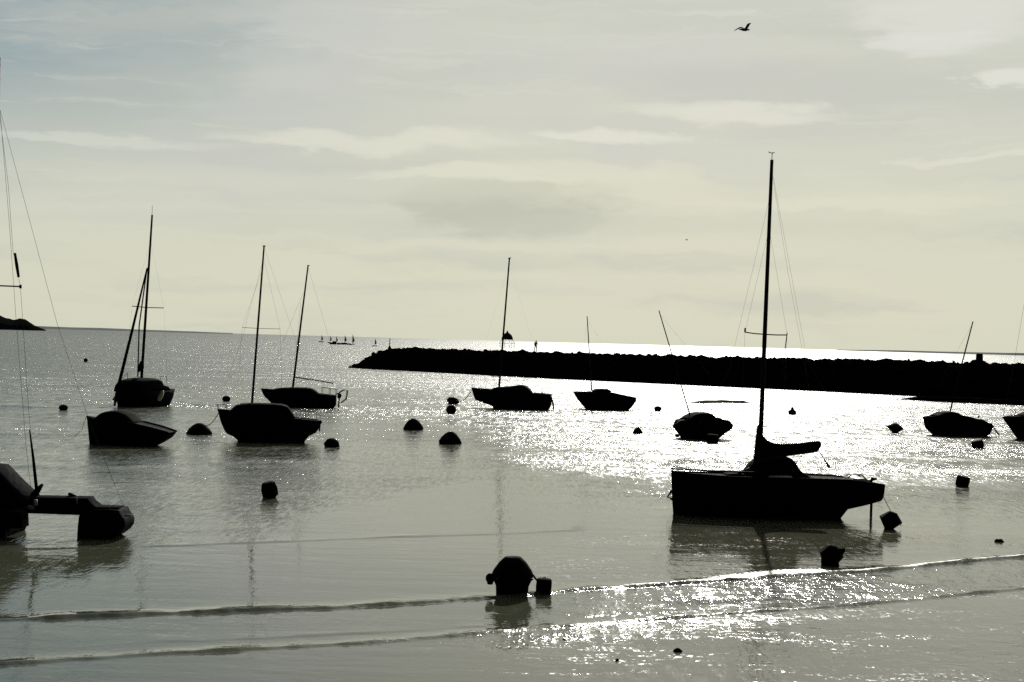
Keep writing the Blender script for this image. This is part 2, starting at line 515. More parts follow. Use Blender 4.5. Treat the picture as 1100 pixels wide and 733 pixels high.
def land(name, Yd, prof, depth, m, rough, n=160, seed=1):
    """prof: (px, height px) of the skyline at distance Yd; a real ridge with depth"""
    x0, x1 = prof[0][0], prof[-1][0]
    V = np.zeros((n, 9, 3))
    for i in range(n):
        p = x0 + (x1 - x0) * i / (n - 1)
        g = pix(p, 367)[0] * Yd / F
        hh = lerp_poly(prof, p) * Yd / F
        for j, (dy_, kz) in enumerate([(0, -.3), (.06, .12), (.15, .45), (.3, .75), (.45, .93), (.6, 1), (.75, .9), (.9, .5), (1, -.3)]):
            nz = noise.noise(Vector((g * rough, dy_ * 3, seed))) * .5 + noise.noise(Vector((g * rough * 3, dy_ * 7, seed))) * .28 + noise.noise(Vector((g * rough * 9, dy_ * 9, seed))) * .12
            V[i, j] = (g * (1 + dy_ * depth / Yd), Yd + dy_ * depth + nz * depth * .05, max(-2, hh * kz * (1 + nz * .45)) if kz > 0 else -2)
    o = mesh_from_grid(name, V, m)
    return tag(o, kind='structure')


land('headland', 3600, [(-260, 40), (-120, 34), (-40, 26), (-10, 20), (3, 15), (9, 13), (14, 12), (20, 12.6), (26, 12), (31, 9), (36, 6), (42, 3.8), (47, 2), (49, 1)], 200, M['wood'], .012, 320)
land('distant_coast', 15000, [(-300, 4), (20, 2.9), (90, 2.7), (150, 2.2), (200, 1.6), (250, 1.0)], 900, M['coast'], .0008, 120, 3)
land('distant_coast_spit', 16000, [(900, .8), (975, 2.0), (1050, 2.5), (1130, 3), (1400, 4)], 900, M['coast'], .0008, 120, 5)

# breakwater: rubble mound whose near toe runs from A to far right
toe_pix = [(384, 396.0), (400, 397), (450, 399.5), (550, 405), (700, 412), (850, 419), (960, 424.5), (1100, 431)]
toe = [ground(*p) for p in toe_pix]
dvec = (toe[-1] - toe[4]).normalized()
toe.append(toe[-1] + dvec * 45)
toe.insert(0, toe[0] - (toe[1] - toe[0]).normalized() * 4.5)
toe.insert(0, toe[0] - (toe[2] - toe[1]).normalized() * 6)
tl = [0]
for a, b in zip(toe, toe[1:]): tl.append(tl[-1] + (b - a).length)


def toe_at(s):
    return Vector((np.interp(s, tl, [p.x for p in toe]), np.interp(s, tl, [p.y for p in toe]), 0))


inw = Vector((-dvec.y, dvec.x, 0))
if inw.y < 0: inw = -inw
# crest height so that the skyline falls on the photograph's line
top_pix = [(378, 396), (388, 389), (400, 382), (412, 376.5), (420, 374.5), (450, 373.6), (550, 377), (700, 380.6), (850, 384.3), (1000, 387), (1100, 390), (1300, 396)]
CR = 7.0
n_l, n_c = 900, 22
V = np.zeros((n_l, n_c, 3))
Ltot = tl[-1]
bw = empty('breakwater', toe[2] + inw * 5)
tag(bw, 'long dark rubble breakwater stretching across the bay to the right edge', 'breakwater')


def crest_h(p, Yc):
    x, z = p.x * F / Yc, 0
    px_ = 550 + (x * CA)
    py = float(np.interp(px_, [q[0] for q in top_pix], [q[1] for q in top_pix]))
    return CAM_H + pix(px_, py)[1] * Yc / F


def boulder(x, y, z, s, seed):
    c = noise.voronoi(Vector((x / s, y / s, z / s + seed)))[0]
    return max(0, .75 - c[0]) * s


for i in range(n_l):
    s_ = Ltot * i / (n_l - 1)
    p = toe_at(s_)
    c = p + inw * CR
    hc = max(crest_h(c, c.y), .05)
    for j in range(n_c):
        t = j / (n_c - 1)
        if t < .5: w, zz = t / .5 * (CR - 1.2), (t / .5)
        elif t < .62: w, zz = CR - 1.2 + (t - .5) / .12 * 3.0, 1
        else: w, zz = CR + 1.8 + (t - .62) / .38 * 6.5, 1 - (t - .62) / .38
        endk = max(.02, min(1, (hc - .05) / 4.0))
        q = p + inw * (CR + (w - CR) * endk)
        zb = -.6 + (hc + .6) * zz ** .92
        if zz > .8: zb += (-.28 + .35 * noise.noise(Vector((q.x * .45, q.y * .45, 2))) + .5 * max(0, noise.noise(Vector((q.x * 1.1, q.y * 1.1, 7))))) * min(1, hc / 3)
        bo = boulder(q.x, q.y, zb, 1.15, 1) + .5 * boulder(q.x, q.y, zb, .5, 5)
        k2 = .5 if zz > .95 else 1.0
        V[i, j] = (q.x + random.uniform(-.05, .05), q.y - bo * .5 * k2, zb + (bo - .35) * .55 * k2 * min(1, hc / 2))
V -= np.array(bw.location)[None, None, :]
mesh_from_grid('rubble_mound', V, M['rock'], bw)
rk = bmesh.new()
for i in range(1600):
    s_ = random.uniform(2, Ltot)
    p = toe_at(s_)
    c = p + inw * CR
    hc = max(crest_h(c, c.y), .05)
    t = random.choice([random.uniform(0, .95), random.uniform(0, .35), random.uniform(.93, 1)])
    if hc < 2.5: continue
    q = p + inw * (t * (CR - 1) + random.uniform(0, 1) * (t > .93) * 3)
    r_ = random.uniform(.25, .62) * (.85 if t > .9 else 1)
    zc = hc * min(t, 1) - (.3 if t < .9 else .08) - r_ * random.uniform(.15, .75) * (1 if t > .9 else .4)
    res = bmesh.ops.create_icosphere(rk, subdivisions=1, radius=r_)
    e = Matrix.Rotation(random.uniform(0, 6), 3, 'Z') @ Matrix.Rotation(random.uniform(0, 6), 3, 'X')
    for v in res['verts']:
        v.co *= random.uniform(.8, 1.1)
        v.co = e @ Vector((v.co.x * 1.25, v.co.y, v.co.z * .75)) + Vector((q.x, q.y, zc)) - bw.location
tag(link('boulders', rk, M['rock'], bw, smooth=False), kind='stuff')

# low ledge in front of the breakwater at right, and a thin solid strip added for a dark wave streak
def bank(name, pts, wid, hgt, m, kind='structure'):
    g = [ground(*p) for p in pts]
    bm = bmesh.new()
    n = 60
    rings = []
    for i in range(n + 1):
        t = i / n
        f = t * (len(g) - 1); k0 = min(int(f), len(g) - 2); fr = f - k0
        p = g[k0].lerp(g[k0 + 1], fr)
        e = min(1, math.sin(math.pi * min(1, max(0, t))) * 2.2 + .03)
        wv = noise.noise(Vector((p.x * .7, 3, 1)))
        rings.append([bm.verts.new((p.x, p.y + a * wid * e, (b * (1 + .3 * wv) * e) * hgt - (.1 if b == 0 else 0)))
                      for a, b in ((-.5, 0), (-.42, .7), (-.25, 1), (.25, .95), (.45, .6), (.5, 0))])
    for a, b in zip(rings, rings[1:]):
        for j in range(5): bm.faces.new((a[j], a[j + 1], b[j + 1], b[j]))
    return tag(link(name, bm, m), kind=kind)


bank('tidal_ledge', [(962, 429), (1020, 432), (1060, 433.5), (1110, 436), (1150, 438)], 4.0, .55, M['rock'])
bank('wave_streak_strip', [(741, 433), (775, 432.5), (806, 433)], 2.5, .28, M['wave_streak'])


# ------------------------------------------------------------------ boats
class Boat:
    """parts given as photo pixels at the boat's distance, turned into metres in its own frame"""
    def __init__(s, name, label, cat, xref, ybase, B, yaw=0.0, group='boats moored in the bay'):
        near = ground(xref, ybase)
        s.Y0 = near.y + B * .42
        s.s = s.Y0 / F
        o = at(xref, ybase, s.Y0)
        s.root = empty(name, (o.x, s.Y0, 0), yaw)
        tag(s.root, label, cat, group)
        s.cy = math.cos(yaw)
        s.ox = o.x
        s.B = B

    def p(s, px, py, y=0.0):
        v = at(px, py, s.Y0 + y)
        return Vector(((v.x - s.ox) / s.cy, y, v.z))

    def xz(s, pts):
        return [(q.x, q.z) for q in (s.p(*p) for p in pts)]

    def hull(s, sheer, keel, m, bow=1, B=None):
        s.h = link('hull', hull_bm(s.xz(sheer), s.xz(keel), B or s.B, bow), m, s.root)
        return s.h

    def slab(s, name, outline, w, m, shrink=.8, it=1, parent=None):
        return link(name, slab_bm(smooth_poly(s.xz(outline), it), w, shrink), m, parent or s.root)

    def tube(s, name, pts, rad, m, parent=None, seg=8):
        return mtube(name, [s.p(*p) for p in pts], rad, m, parent or s.root, seg)

    def mast(s, base, top, r0, r1, parent=None):
        b, t = s.p(*base), s.p(*top)
        o = link('mast', tube(bmesh.new(), [b, b.lerp(t, .5), t], [r0, (r0 * .55 + r1 * .45), r1], 10), M['spar'], parent or s.root)
        return o

    def rail(s, pts, h, r=.013, y=None, name='guard_rail'):
        """stanchions and a wire on both sides"""
        y = s.B * .4 if y is None else y
        for sg in (-1, 1):
            bm = bmesh.new()
            top = []
            for p in pts:
                a = s.p(*p, sg * y)
                b = a + Vector((0, 0, h))
                tube(bm, [a, b], r, 6); top.append(b)
            tube(bm, top, r * .8, 6)
            link(name, bm, M['wire'], s.root)


def outboard(b, px, py, hpx, m=None):
    """outboard motor hung on a transom at (px, py): cowling, leg"""
    c = b.p(px, py)
    k = hpx * b.s
    o = link('outboard_motor', slab_bm(smooth_poly([(c.x - .10 * k, c.z), (c.x - .05 * k, c.z + .42 * k), (c.x + .22 * k, c.z + .5 * k), (c.x + .34 * k, c.z + .3 * k), (c.x + .26 * k, c.z)], 1), .13 * k + .03, .85), m or M['motor'], b.root)
    mtube('motor_leg', [(c.x + .1 * k, 0, c.z + .05 * k), (c.x + .05 * k, 0, c.z - .9 * k)], .05 * k + .015, M['motor'], o)
    return o


# --- large racing sloop on the right ---
b = Boat('sailboat', 'largest sailboat, with a tall mast and boom under a dark sail cover', 'sailboat', 832, 557, 2.3, R(5))
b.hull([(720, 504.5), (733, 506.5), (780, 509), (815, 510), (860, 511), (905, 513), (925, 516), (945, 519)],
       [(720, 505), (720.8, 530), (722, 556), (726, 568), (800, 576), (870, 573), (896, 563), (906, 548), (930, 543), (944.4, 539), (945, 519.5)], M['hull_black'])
b.slab('cuddy', [(798, 512), (803, 503), (808, 499), (812, 492), (832, 488), (846, 490), (853, 497), (856, 504), (864, 509), (870, 514)], .62, M['deck'])
b.slab('fore_hatch', [(776, 510), (780, 507.5), (796, 507.5), (800, 511)], .35, M['deck'])
b.slab('deck_glint_panel', [(819, 516), (820, 509), (842, 509), (846, 516)], .6, M['white'], 1, 0).location.y = -.45  # white panel added to paint in a sun glint on the deck
ms = b.mast((815, 513), (829, 172), .085, .055)
b.tube('wind_vane', [(829, 172), (829.4, 164)], .012, M['wire'], ms, 6)
b.tube('wind_vane', [(825, 163.5), (829.2, 165), (832, 164)], .014, M['wire'], ms, 6)
b.tube('spreader', [(800.5, 357, .25), (810, 358.5, .1), (823, 359.5, 0), (834, 360, -.1), (845, 360, -.25)], .022, M['wire'], ms, 6)
b.tube('spreader_tip', [(800.5, 357, .25), (800.9, 352.5, .25)], .03, M['wire'], ms, 6)
b.tube('spreader_tip', [(845, 357.5, -.25), (844.3, 363, -.25), (842.6, 376, -.25)], .016, M['wire'], ms, 6)
for pts in ([(825.5, 248), (800.5, 357, .25), (796, 508, .95)], [(826.5, 248), (845, 360, -.25), (836, 511, -.95)], [(828.5, 180), (867, 385), (942, 520)],
            [(828.5, 182), (846, 290), (872, 420, .6), (905, 513, .9)], [(826, 215), (782, 400), (722, 505)]):
    b.tube('stay', pts, .0032, M['wire'], ms, 5)
bo = b.tube('boom', [(815, 485), (840, 482), (881, 478.5)], [.06, .06, .045], M['spar'])
b.slab('sail_cover', [(813.2, 456), (815.8, 456), (816.5, 463), (820, 469), (826, 474.5), (835, 477), (858, 476.5), (880, 473.5), (883, 476), (881.5, 480.5), (860, 483), (842, 486), (830, 491), (822, 500), (808, 503), (811, 480)], .17, M['canvas'], .75, 1, bo)
b.tube('boom_crutch', [(877, 480), (885, 492), (892, 503)], [.014, .014, .05], M['wire'], bo, 6)
b.tube('mainsheet', [(868, 482, 0), (857, 496, .1), (853, 506, .1)], .012, M['rope'], bo, 6)
b.tube('mainsheet_block', [(868, 481), (868.6, 485)], .06, M['motor'], bo, 6)
b.tube('toe_rail', [(720, 503, -.02), (735, 503.8, -.45), (760, 505.3, -.85), (785, 506.4, -1.0), (812, 507.6, -1.05)], .028, M['spar'])
b.tube('whisker_pole', [(792, 508, -.3), (801, 505, -.2), (812, 500, -.1)], .05, M['spar'])
b.slab('folded_sail', [(798, 509), (802, 503), (806, 497), (811, 493), (813, 508)], .4, M['canvas'])
b.tube('pulpit', [(720, 504, 0), (722, 500.5, -.15), (733, 502, -.5), (733, 507, -.5)], .018, M['wire'])
b.tube('push_pit', [(910, 514, -.7), (914, 510.8, -.7), (925, 510.8, -.7), (933, 518, -.6)], .022, M['wire'])
b.tube('push_pit', [(910, 514, .7), (914, 510.8, .7), (925, 510.8, .7), (933, 518, .6)], .022, M['wire'])
b.tube('winch', [(936, 519, -.3), (938, 515.5, -.3), (943, 515.5, -.3)], [.04, .07, .03], M['motor'])
b.slab('cockpit_glint_panel', [(912, 518), (913, 513.5), (926, 513.5), (929, 518)], .55, M['white'], 1, 0)  # white panel added in place of a bright glint near the stern
rd = b.tube('rudder', [(940, 520), (938, 540), (937, 572)], [.05, .045, .045], M['hull_black'])
b.tube('tiller', [(940, 521), (925, 515)], .02, M['wood'], rd, 6)
b.tube('bow_fitting', [(721, 526, 0), (716, 533, 0), (722, 536, 0)], [.05, .03, .05], M['rust'])
b9 = b

# --- small motorboat with a cover, left ---
b = Boat('motorboat', 'small open boat under a domed dark cover, in front of the moored yacht at left', 'motorboat', 138, 479, 1.9, R(-8))
b.hull([(91.5, 447), (105, 450), (125, 451.5), (148, 453), (170, 458), (187, 463)],
       [(91.5, 448), (93.5, 464), (95.5, 480), (98, 485), (155, 487), (166, 480), (176, 475), (184, 470), (187, 464)], M['hull_black'])
b.slab('boat_cover', [(100, 454), (105, 449), (110, 444), (119, 441), (132, 441), (141, 445), (147, 451), (152, 456)], .75, M['canvas'], .8)
b.tube('cover_strap', [(119, 440.6), (120, 448, -.78), (120, 456, -.8)], .015, M['rope'])
b.tube('outboard_leg', [(172, 461), (170, 470), (169, 481)], [.05, .05, .07], M['motor'])
b.tube('bow_line', [(91.5, 447), (86, 462), (78, 470)], .012, M['rope'])

# --- ketch seen nearly bow on ---
b = Boat('sailboat', 'moored yacht seen almost end on, with a furled headsail slanting to its bow', 'sailboat', 153, 437, 2.6, 0)
yw = R(66)
hb = hull_bm([(-3.0, 1.45), (-1.8, 1.25), (0, 1.12), (1.6, 1.15), (2.6, 1.25)], [(-3.0, 1.44), (-2.8, .6), (-2.4, -.1), (-1.8, -.5), (1.9, -.5), (2.4, .1), (2.6, 1.24)], 2.8)
bmesh.ops.rotate(hb, verts=hb.verts, cent=(0, 0, 0), matrix=Matrix.Rotation(yw, 3, 'Z'))
link('hull', hb, M['hull_navy'], b.root)
cb = slab_bm(smooth_poly([(-2.2, .9), (-1.9, 1.75), (-1.0, 2.05), (.8, 2.1), (1.1, 1.6), (1.9, 1.5), (2.0, .9)], 1), 1.15, .8)
bmesh.ops.rotate(cb, verts=cb.verts, cent=(0, 0, 0), matrix=Matrix.Rotation(yw, 3, 'Z'))
link('cabin', cb, M['deck'], b.root)
ms = b.mast((152, 407), (163.5, 231), .11, .07)
b.tube('antenna', [(163.3, 231), (163.6, 221)], .015, M['wire'], ms, 6)
b.tube('spreader', [(142, 329), (157.5, 330.5), (176, 331)], .035, M['wire'], ms, 6)
b.tube('radar_dome', [(151, 399), (151.5, 395), (152.5, 388)], [.12, .24, .12], M['motor'], ms)
b.tube('boom', [(151.8, 397, 0), (150, 398, 1.5), (149, 399, 3.0)], .09, M['spar'], ms)
bx = [(-3.5 * math.cos(yw), -3.5 * math.sin(yw))]
b.tube('furled_headsail', [(158, 288, 0), (142, 355, -1.3), (126, 420, -3.0), (123, 436, -3.3)], [.05, .10, .13, .08], M['canvas'], ms)
b.tube('stay', [(158, 288), (149.5, 350), (148, 405)], .05, M['wire'], ms, 6)
b.tube('stay', [(162, 260), (176, 331), (180, 415)], .003, M['wire'], ms, 5)
b.tube('stay', [(161, 262), (142, 329), (133, 413)], .003, M['wire'], ms, 5)
b.rail([(132, 413), (137, 408)], .5, .02, .3)
b.rail([(172, 411), (179, 411)], .45, .02, .3, 'stern_rail')
b.slab('fender', [(174, 430), (175, 424), (179, 419), (181, 419), (180, 425), (177, 430)], .12, M['white']).location.y = -1.6
b.tube('bobstay', [(123, 427, -3.4), (121.5, 429, -3.6), (125, 431, -3.2)], .07, M['spar'])

# --- sloop left of centre, near ---
b = Boat('sailboat', '', 'sailboat', 290, 475.5, 2.1, R(9))
b.root['label'] = 'black sailboat with raised cabin and bare mast, roped to the cone buoy at left'
b.hull([(235, 438.8), (255, 441.5), (290, 445), (316, 449), (342, 452)],
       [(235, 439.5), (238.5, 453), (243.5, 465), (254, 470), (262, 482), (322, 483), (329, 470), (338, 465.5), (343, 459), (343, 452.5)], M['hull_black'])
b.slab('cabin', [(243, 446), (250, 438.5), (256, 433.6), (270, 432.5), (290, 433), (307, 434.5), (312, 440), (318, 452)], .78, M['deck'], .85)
ms = b.mast((271, 436), (284, 264), .062, .042)
b.tube('masthead', [(282.4, 264.5), (285.6, 264.5)], .03, M['spar'], ms, 6)
b.tube('spreader', [(262, 352, .3), (277.5, 353, 0), (300, 353.5, -.2)], .012, M['wire'], ms, 5)
for pts in ([(282.7, 280), (262, 360), (238, 430)], [(282, 290), (262, 352, .3), (258, 436, .9)], [(283, 275), (300, 353, -.2), (300, 440, -.9)], [(284, 266), (322, 380), (342, 448)]):
    b.tube('stay', pts, .004, M['wire'], ms, 5)
b.rail([(235.5, 438.5), (244, 439.5)], .22, .012, .12, 'pulpit')
b.rail([(320, 448), (329, 450), (341, 451)], .38, .012, .55, 'stern_rail')
outboard(b, 342, 456, 9)
b4 = b

# --- sloop behind it with boom and stern gear ---
b = Boat('sailboat', 'sailboat with a bare boom over its low cabin and a looped frame at its stern', 'sailboat', 326, 438, 2.3, R(4))
b.hull([(280.7, 417.3), (300, 419), (330, 421.5), (361, 425)],
       [(280.7, 418), (284, 425.5), (290, 431), (298, 441), (355, 443), (361, 435), (362, 425.5)], M['hull_navy'])
b.slab('cabin', [(288, 421), (297, 416.6), (315, 416), (333, 416.4), (339, 419), (344, 425)], .85, M['deck'])
ms = b.mast((314.5, 418), (331, 285), .085, .055)
b.tube('masthead', [(330, 285.5), (332.6, 285.5)], .04, M['spar'], ms, 6)
for pts in ([(325.5, 315), (303, 370), (282, 417)], [(323, 325), (319, 380, .9), (308, 419, .9)], [(331, 287), (352, 360), (369, 415)]):
    b.tube('stay', pts, .006, M['wire'], ms, 5)
bo = b.tube('boom', [(317, 405.5), (335, 407.8), (358, 412)], .045, M['spar'])
b.tube('topping_rope', [(317.5, 412), (325, 408.5), (335, 407.5)], .015, M['rope'], bo, 5)
b.rail([(346, 422), (354, 423.5), (361, 424.5)], .42, .018, .6, 'stern_rail')
b.tube('davit', [(361, 424, -.5), (369, 419, -.5), (373, 420, -.5), (371.5, 429, -.5), (366, 433, -.5)], .035, M['wire'])
b.tube('davit', [(361, 424, .5), (369, 419, .5), (373, 420, .5), (371.5, 429, .5), (366, 433, .5)], .035, M['wire'])
outboard(b, 363, 428, 11)

# --- centre sloop in front of the breakwater ---
b = Boat('sailboat', 'sailboat with rounded wheelhouse before the breakwater, tied to the buoy on its left', 'sailboat', 549, 439.5, 2.5, R(-5))
b.hull([(506.2, 416.6), (530, 418.5), (560, 421), (592, 423.6)],
       [(506.2, 417.5), (510, 429.5), (520, 433.5), (529, 436), (533, 444), (587, 445), (592.5, 434), (592.6, 424)], M['hull_black'])
b.slab('wheelhouse', [(526, 420), (530, 416.5), (538, 415.5), (550, 415), (556, 413.6), (563, 413.4), (569, 417), (573, 424)], .95, M['deck'], .88)
ms = b.mast((536, 418), (547.3, 277), .085, .06)
b.tube('masthead_vane', [(546, 278), (548.8, 277)], .05, M['spar'], ms, 6)
for pts in ([(546.5, 285), (524, 360), (507, 416)], [(546.5, 283), (570, 360), (592, 423)]):
    b.tube('stay', pts, .002, M['wire'], ms, 5)
b.tube('stern_post', [(582, 424), (582.3, 420.5)], .05, M['motor'])
b.tube('rudder', [(592, 427), (594, 434), (595, 442)], [.08, .07, .05], M['motor'])
b6 = b

# --- small boat right of it ---
b = Boat('sailboat', 'small sailboat with box cabin and blunt stern, right of the wheelhouse boat', 'sailboat', 650, 440.5, 2.3, R(6))
b.hull([(615.5, 420.8), (636, 421), (656, 421.5), (682, 427)],
       [(615.5, 421.2), (621, 430), (628, 438), (634, 446), (668, 446), (677, 439), (682, 432), (682.6, 427.5)], M['hull_black'])
b.slab('cabin', [(636, 423), (638, 418), (646, 417.5), (654.5, 418), (657, 424)], .7, M['deck'], .9)
ms = b.mast((635.5, 420), (630.6, 340), .055, .035)
b.tube('stay', [(631, 345), (624, 385), (616, 420)], .003, M['wire'], ms, 5)
b.tube('stay', [(631, 343), (656, 385), (681, 426)], .003, M['wire'], ms, 5)

# --- rounded boat with mast leaning left ---
b = Boat('sailboat', 'rounded boat with a thin mast leaning to the left, left of the largest sailboat', 'sailboat', 752, 472, 2.6, R(14))
b.hull([(722, 457.5), (728, 451), (740, 449.5), (765, 449), (777, 451), (782.3, 456)],
       [(722, 458.5), (727, 463.5), (731, 468), (737, 477), (764, 477), (771, 470), (782, 462.5), (782.5, 457)], M['hull_black'])
b.slab('cabin', [(732, 452), (738, 447), (744, 443.6), (751, 442.6), (760, 443), (764, 447.5), (772, 449), (776, 453)], .9, M['deck'], .85)
ms = b.mast((741.5, 448), (706.8, 334), .042, .03)
b.tube('stay', [(708, 338), (760, 400), (782, 455)], .004, M['wire'], ms, 5)

# --- boat at right under the breakwater ---
b = Boat('sailboat', 'sailboat with short mast leaning right and a tilted outboard motor, near the right edge', 'sailboat', 1028, 468.5, 2.3, R(5))
b.hull([(990.3, 447.8), (1006, 446.5), (1028, 447.3), (1050, 450), (1064, 457)],
       [(990.3, 448.6), (993.5, 460), (1001, 466), (1007, 473), (1055, 474), (1061.5, 466), (1064.5, 458)], M['hull_black'])
b.slab('cabin', [(999, 448), (1006, 444.3), (1011, 441.8), (1024, 442), (1029, 445.6), (1044, 448.2), (1050, 452)], .85, M['deck'], .88)
b.tube('deck_cleat', [(1051, 449), (1052.5, 446.5)], [.06, .04], M['motor'])
b.tube('mast', [(1020, 444), (1032, 396), (1045.5, 345.5)], [.055, .05, .04], M['spar'])
b.tube('stay', [(1044, 350), (1015, 400), (991, 447)], .005, M['wire'], None, 5)
o = outboard(b, 1064, 459, 9)
b.tube('steering_arm', [(1069, 460), (1072, 465), (1074.5, 467.5)], .05, M['motor'], o)

# --- boat cut by the right edge ---
b = Boat('sailboat', 'sailboat with a steep raked bow, cut off by the right edge', 'sailboat', 1118, 473, 2.6, R(3))
b.hull([(1076, 448), (1090, 446.6), (1120, 446), (1165, 451)],
       [(1076, 448.6), (1085, 460), (1094, 472), (1100, 479), (1150, 479), (1160, 468), (1165, 452)], M['hull_black'])
b.slab('cabin', [(1092, 449), (1099, 443.5), (1110, 441.5), (1135, 442), (1142, 450)], .9, M['deck'])
ms = b.mast((1116, 446), (1124.5, 205), .075, .05)
b.tube('stay', [(1123.5, 215), (1100, 326), (1088.5, 392), (1077, 447)], .008, M['wire'], ms, 5)
b.tube('stay', [(1124, 210), (1150, 330), (1164, 450)], .008, M['wire'], ms, 5)
b.rail([(1078, 447.5), (1090, 446.5), (1100, 446)], .4, .012, .3, 'pulpit')

# --- trimaran entering at the left edge, its bows towards the shore ---
g0 = ground(108, 582)
tri = empty('trimaran', (0, 0, 0))
TY = g0.y + 1.2
ax = at(-14, 580, TY).x
tri.location = (ax, TY, 0)
tag(tri, 'trimaran at the left edge with a float on a thick crossbeam', 'trimaran', 'boats moored in the bay')
sT = TY / F


def T(px, py, y=0.0):
    v = at(px, py, TY + y)
    return Vector((v.x - ax, y, v.z))


TW = R(71)
rotT = Matrix.Rotation(TW, 3, 'Z')


def turned(bm, off, hd=TW):
    bmesh.ops.rotate(bm, verts=bm.verts, cent=(0, 0, 0), matrix=Matrix.Rotation(hd, 3, 'Z'))
    bmesh.ops.translate(bm, verts=bm.verts, vec=off)
    return bm


# hull profile: bow at low x; rotation sends low x towards the camera and slightly left, so mirror to point right
def tri_hull(Lh, B, zt, off, m, name):
    sh = [(-Lh / 2, zt), (0, zt - .02), (Lh / 2, zt + .05)]
    kl = [(-Lh / 2, zt * .5), (-Lh * .42, -.15), (0, -.35), (Lh * .30, -.3), (Lh * .38, .05), (Lh * .455, zt * .42), (Lh / 2, zt * .8)]
    bm = hull_bm(sh, kl, B, bow=-1)
    return link(name, turned(bm, off, -TW), m, tri)


fl_off = Vector((at(107, 560, TY).x - ax, .9, 0))
FLO = [(-15.5, 0), (-15.5, -22), (-13, -44), (28, -46), (31.5, -38), (36, -33), (35, -24), (26, -16), (14, -10), (12, 6), (-15.5, 6)]
def end_hull(name, px0, py0, depth, m, kx=1.0, yo=0.0):
    """hull seen nearly end on: outline in pixels round (px0, py0), long in depth, tapering to both ends"""
    out = []
    for x, y in FLO:
        v = T(px0 + x * kx, py0 + y)
        out.append((v.x, v.z))
    out = smooth_poly(out, 1)
    bm = slab_bm(out, depth, .95, base=out[0][1] - .4)
    o_ = link(name, bm, m, tri, (0, yo, 0))
    return o_
end_hull('float', 104, 589, .6, M['hull_navy'])
end_hull('float', -150, 586, .8, M['hull_navy'])
end_hull('main_hull', -16, 595, 1.0, M['hull_black'], .95)
link('cross_beam', slab_bm([(T(-95, 535).x, T(38, 549).z), (T(-95, 535).x, T(0, 533).z), (T(98, 533).x, T(98, 533.4).z), (T(101, 538).x, T(101, 538).z), (T(108, 543).x, T(108, 543).z), (T(132, 544).x, T(132, 544).z), (T(128, 552).x, T(128, 553).z)], .42, .85), M['canvas'], tri)
link('boom_tent', slab_bm([(T(-50, 545).x, T(-50, 545).z), (T(-30, 505).x, T(-30, 510).z), (T(-6, 498).x, T(-6, 498).z), (T(3, 498).x, T(3, 499).z), (T(20, 518).x, T(20, 517).z), (T(37, 534).x, T(37, 533).z), (T(38, 542).x, T(38, 541).z)], .8, .7), M['canvas'], tri)
mtube('net_edge', [T(8, 541), T(24, 543, -.5), T(36, 546, -.6)], .05, M['sail'], tri)
link('bow_box', slab_bm([(T(9, 564).x, T(9, 563).z), (T(9, 544).x, T(9, 544).z), (T(37, 544).x, T(37, 544).z), (T(38, 563).x, T(38, 562).z)], .35, .9), M['hull_black'], tri).location.y = -.9
mtube('winch', [T(38.5, 543, -.6), T(38.5, 537, -.6)], [.06, .045], M['white'], tri)
mtube('pole', [T(40, 533), T(36, 495), T(32, 462)], [.05, .04, .02], M['spar'], tri)
mtube('pole_bracket', [T(36, 533), T(41, 526), T(46, 520)], [.10, .08, .03], M['spar'], tri)
mtube('deck_hatch', [T(77, 533), T(78, 530.5)], [.12, .10], M['motor'], tri)
mtube('stripe_tape', [T(82, 533.5, -.43), T(83, 542, -.44)], .02, M['sail'], tri)
mtube('name_plate', [T(133.5, 554, -.75), T(141.5, 554, -.75)], .028, M['sail'], tri)
tm = mtube('mast', [T(-14, 540), T(-8, 300), T(-1.3, 62)], [.09, .08, .055], M['spar'], tri)
mtube('spreader', [T(-28, 306), T(-4, 307), T(22, 308)], .022, M['wire'], tm, 6)
mtube('spreader_tip', [T(22, 306), T(22, 310)], .035, M['wire'], tm, 6)
mtube('radar_reflector', [T(16, 272), T(18, 285), T(20, 298)], [.035, .045, .035], M['motor'], tm)
for pts in ([(-1, 118), (9, 200), (14, 270), (22, 308), (30, 430), (38, 530)], [(0, 118), (10, 240), (17, 340), (28, 480), (34, 533)], [(0, 118), (30, 230), (62, 350), (95, 450), (132, 543)], [(-2, 110), (-90, 540)]):
    mtube('stay', [T(*p) for p in pts], .0045, M['wire'], tm, 5)


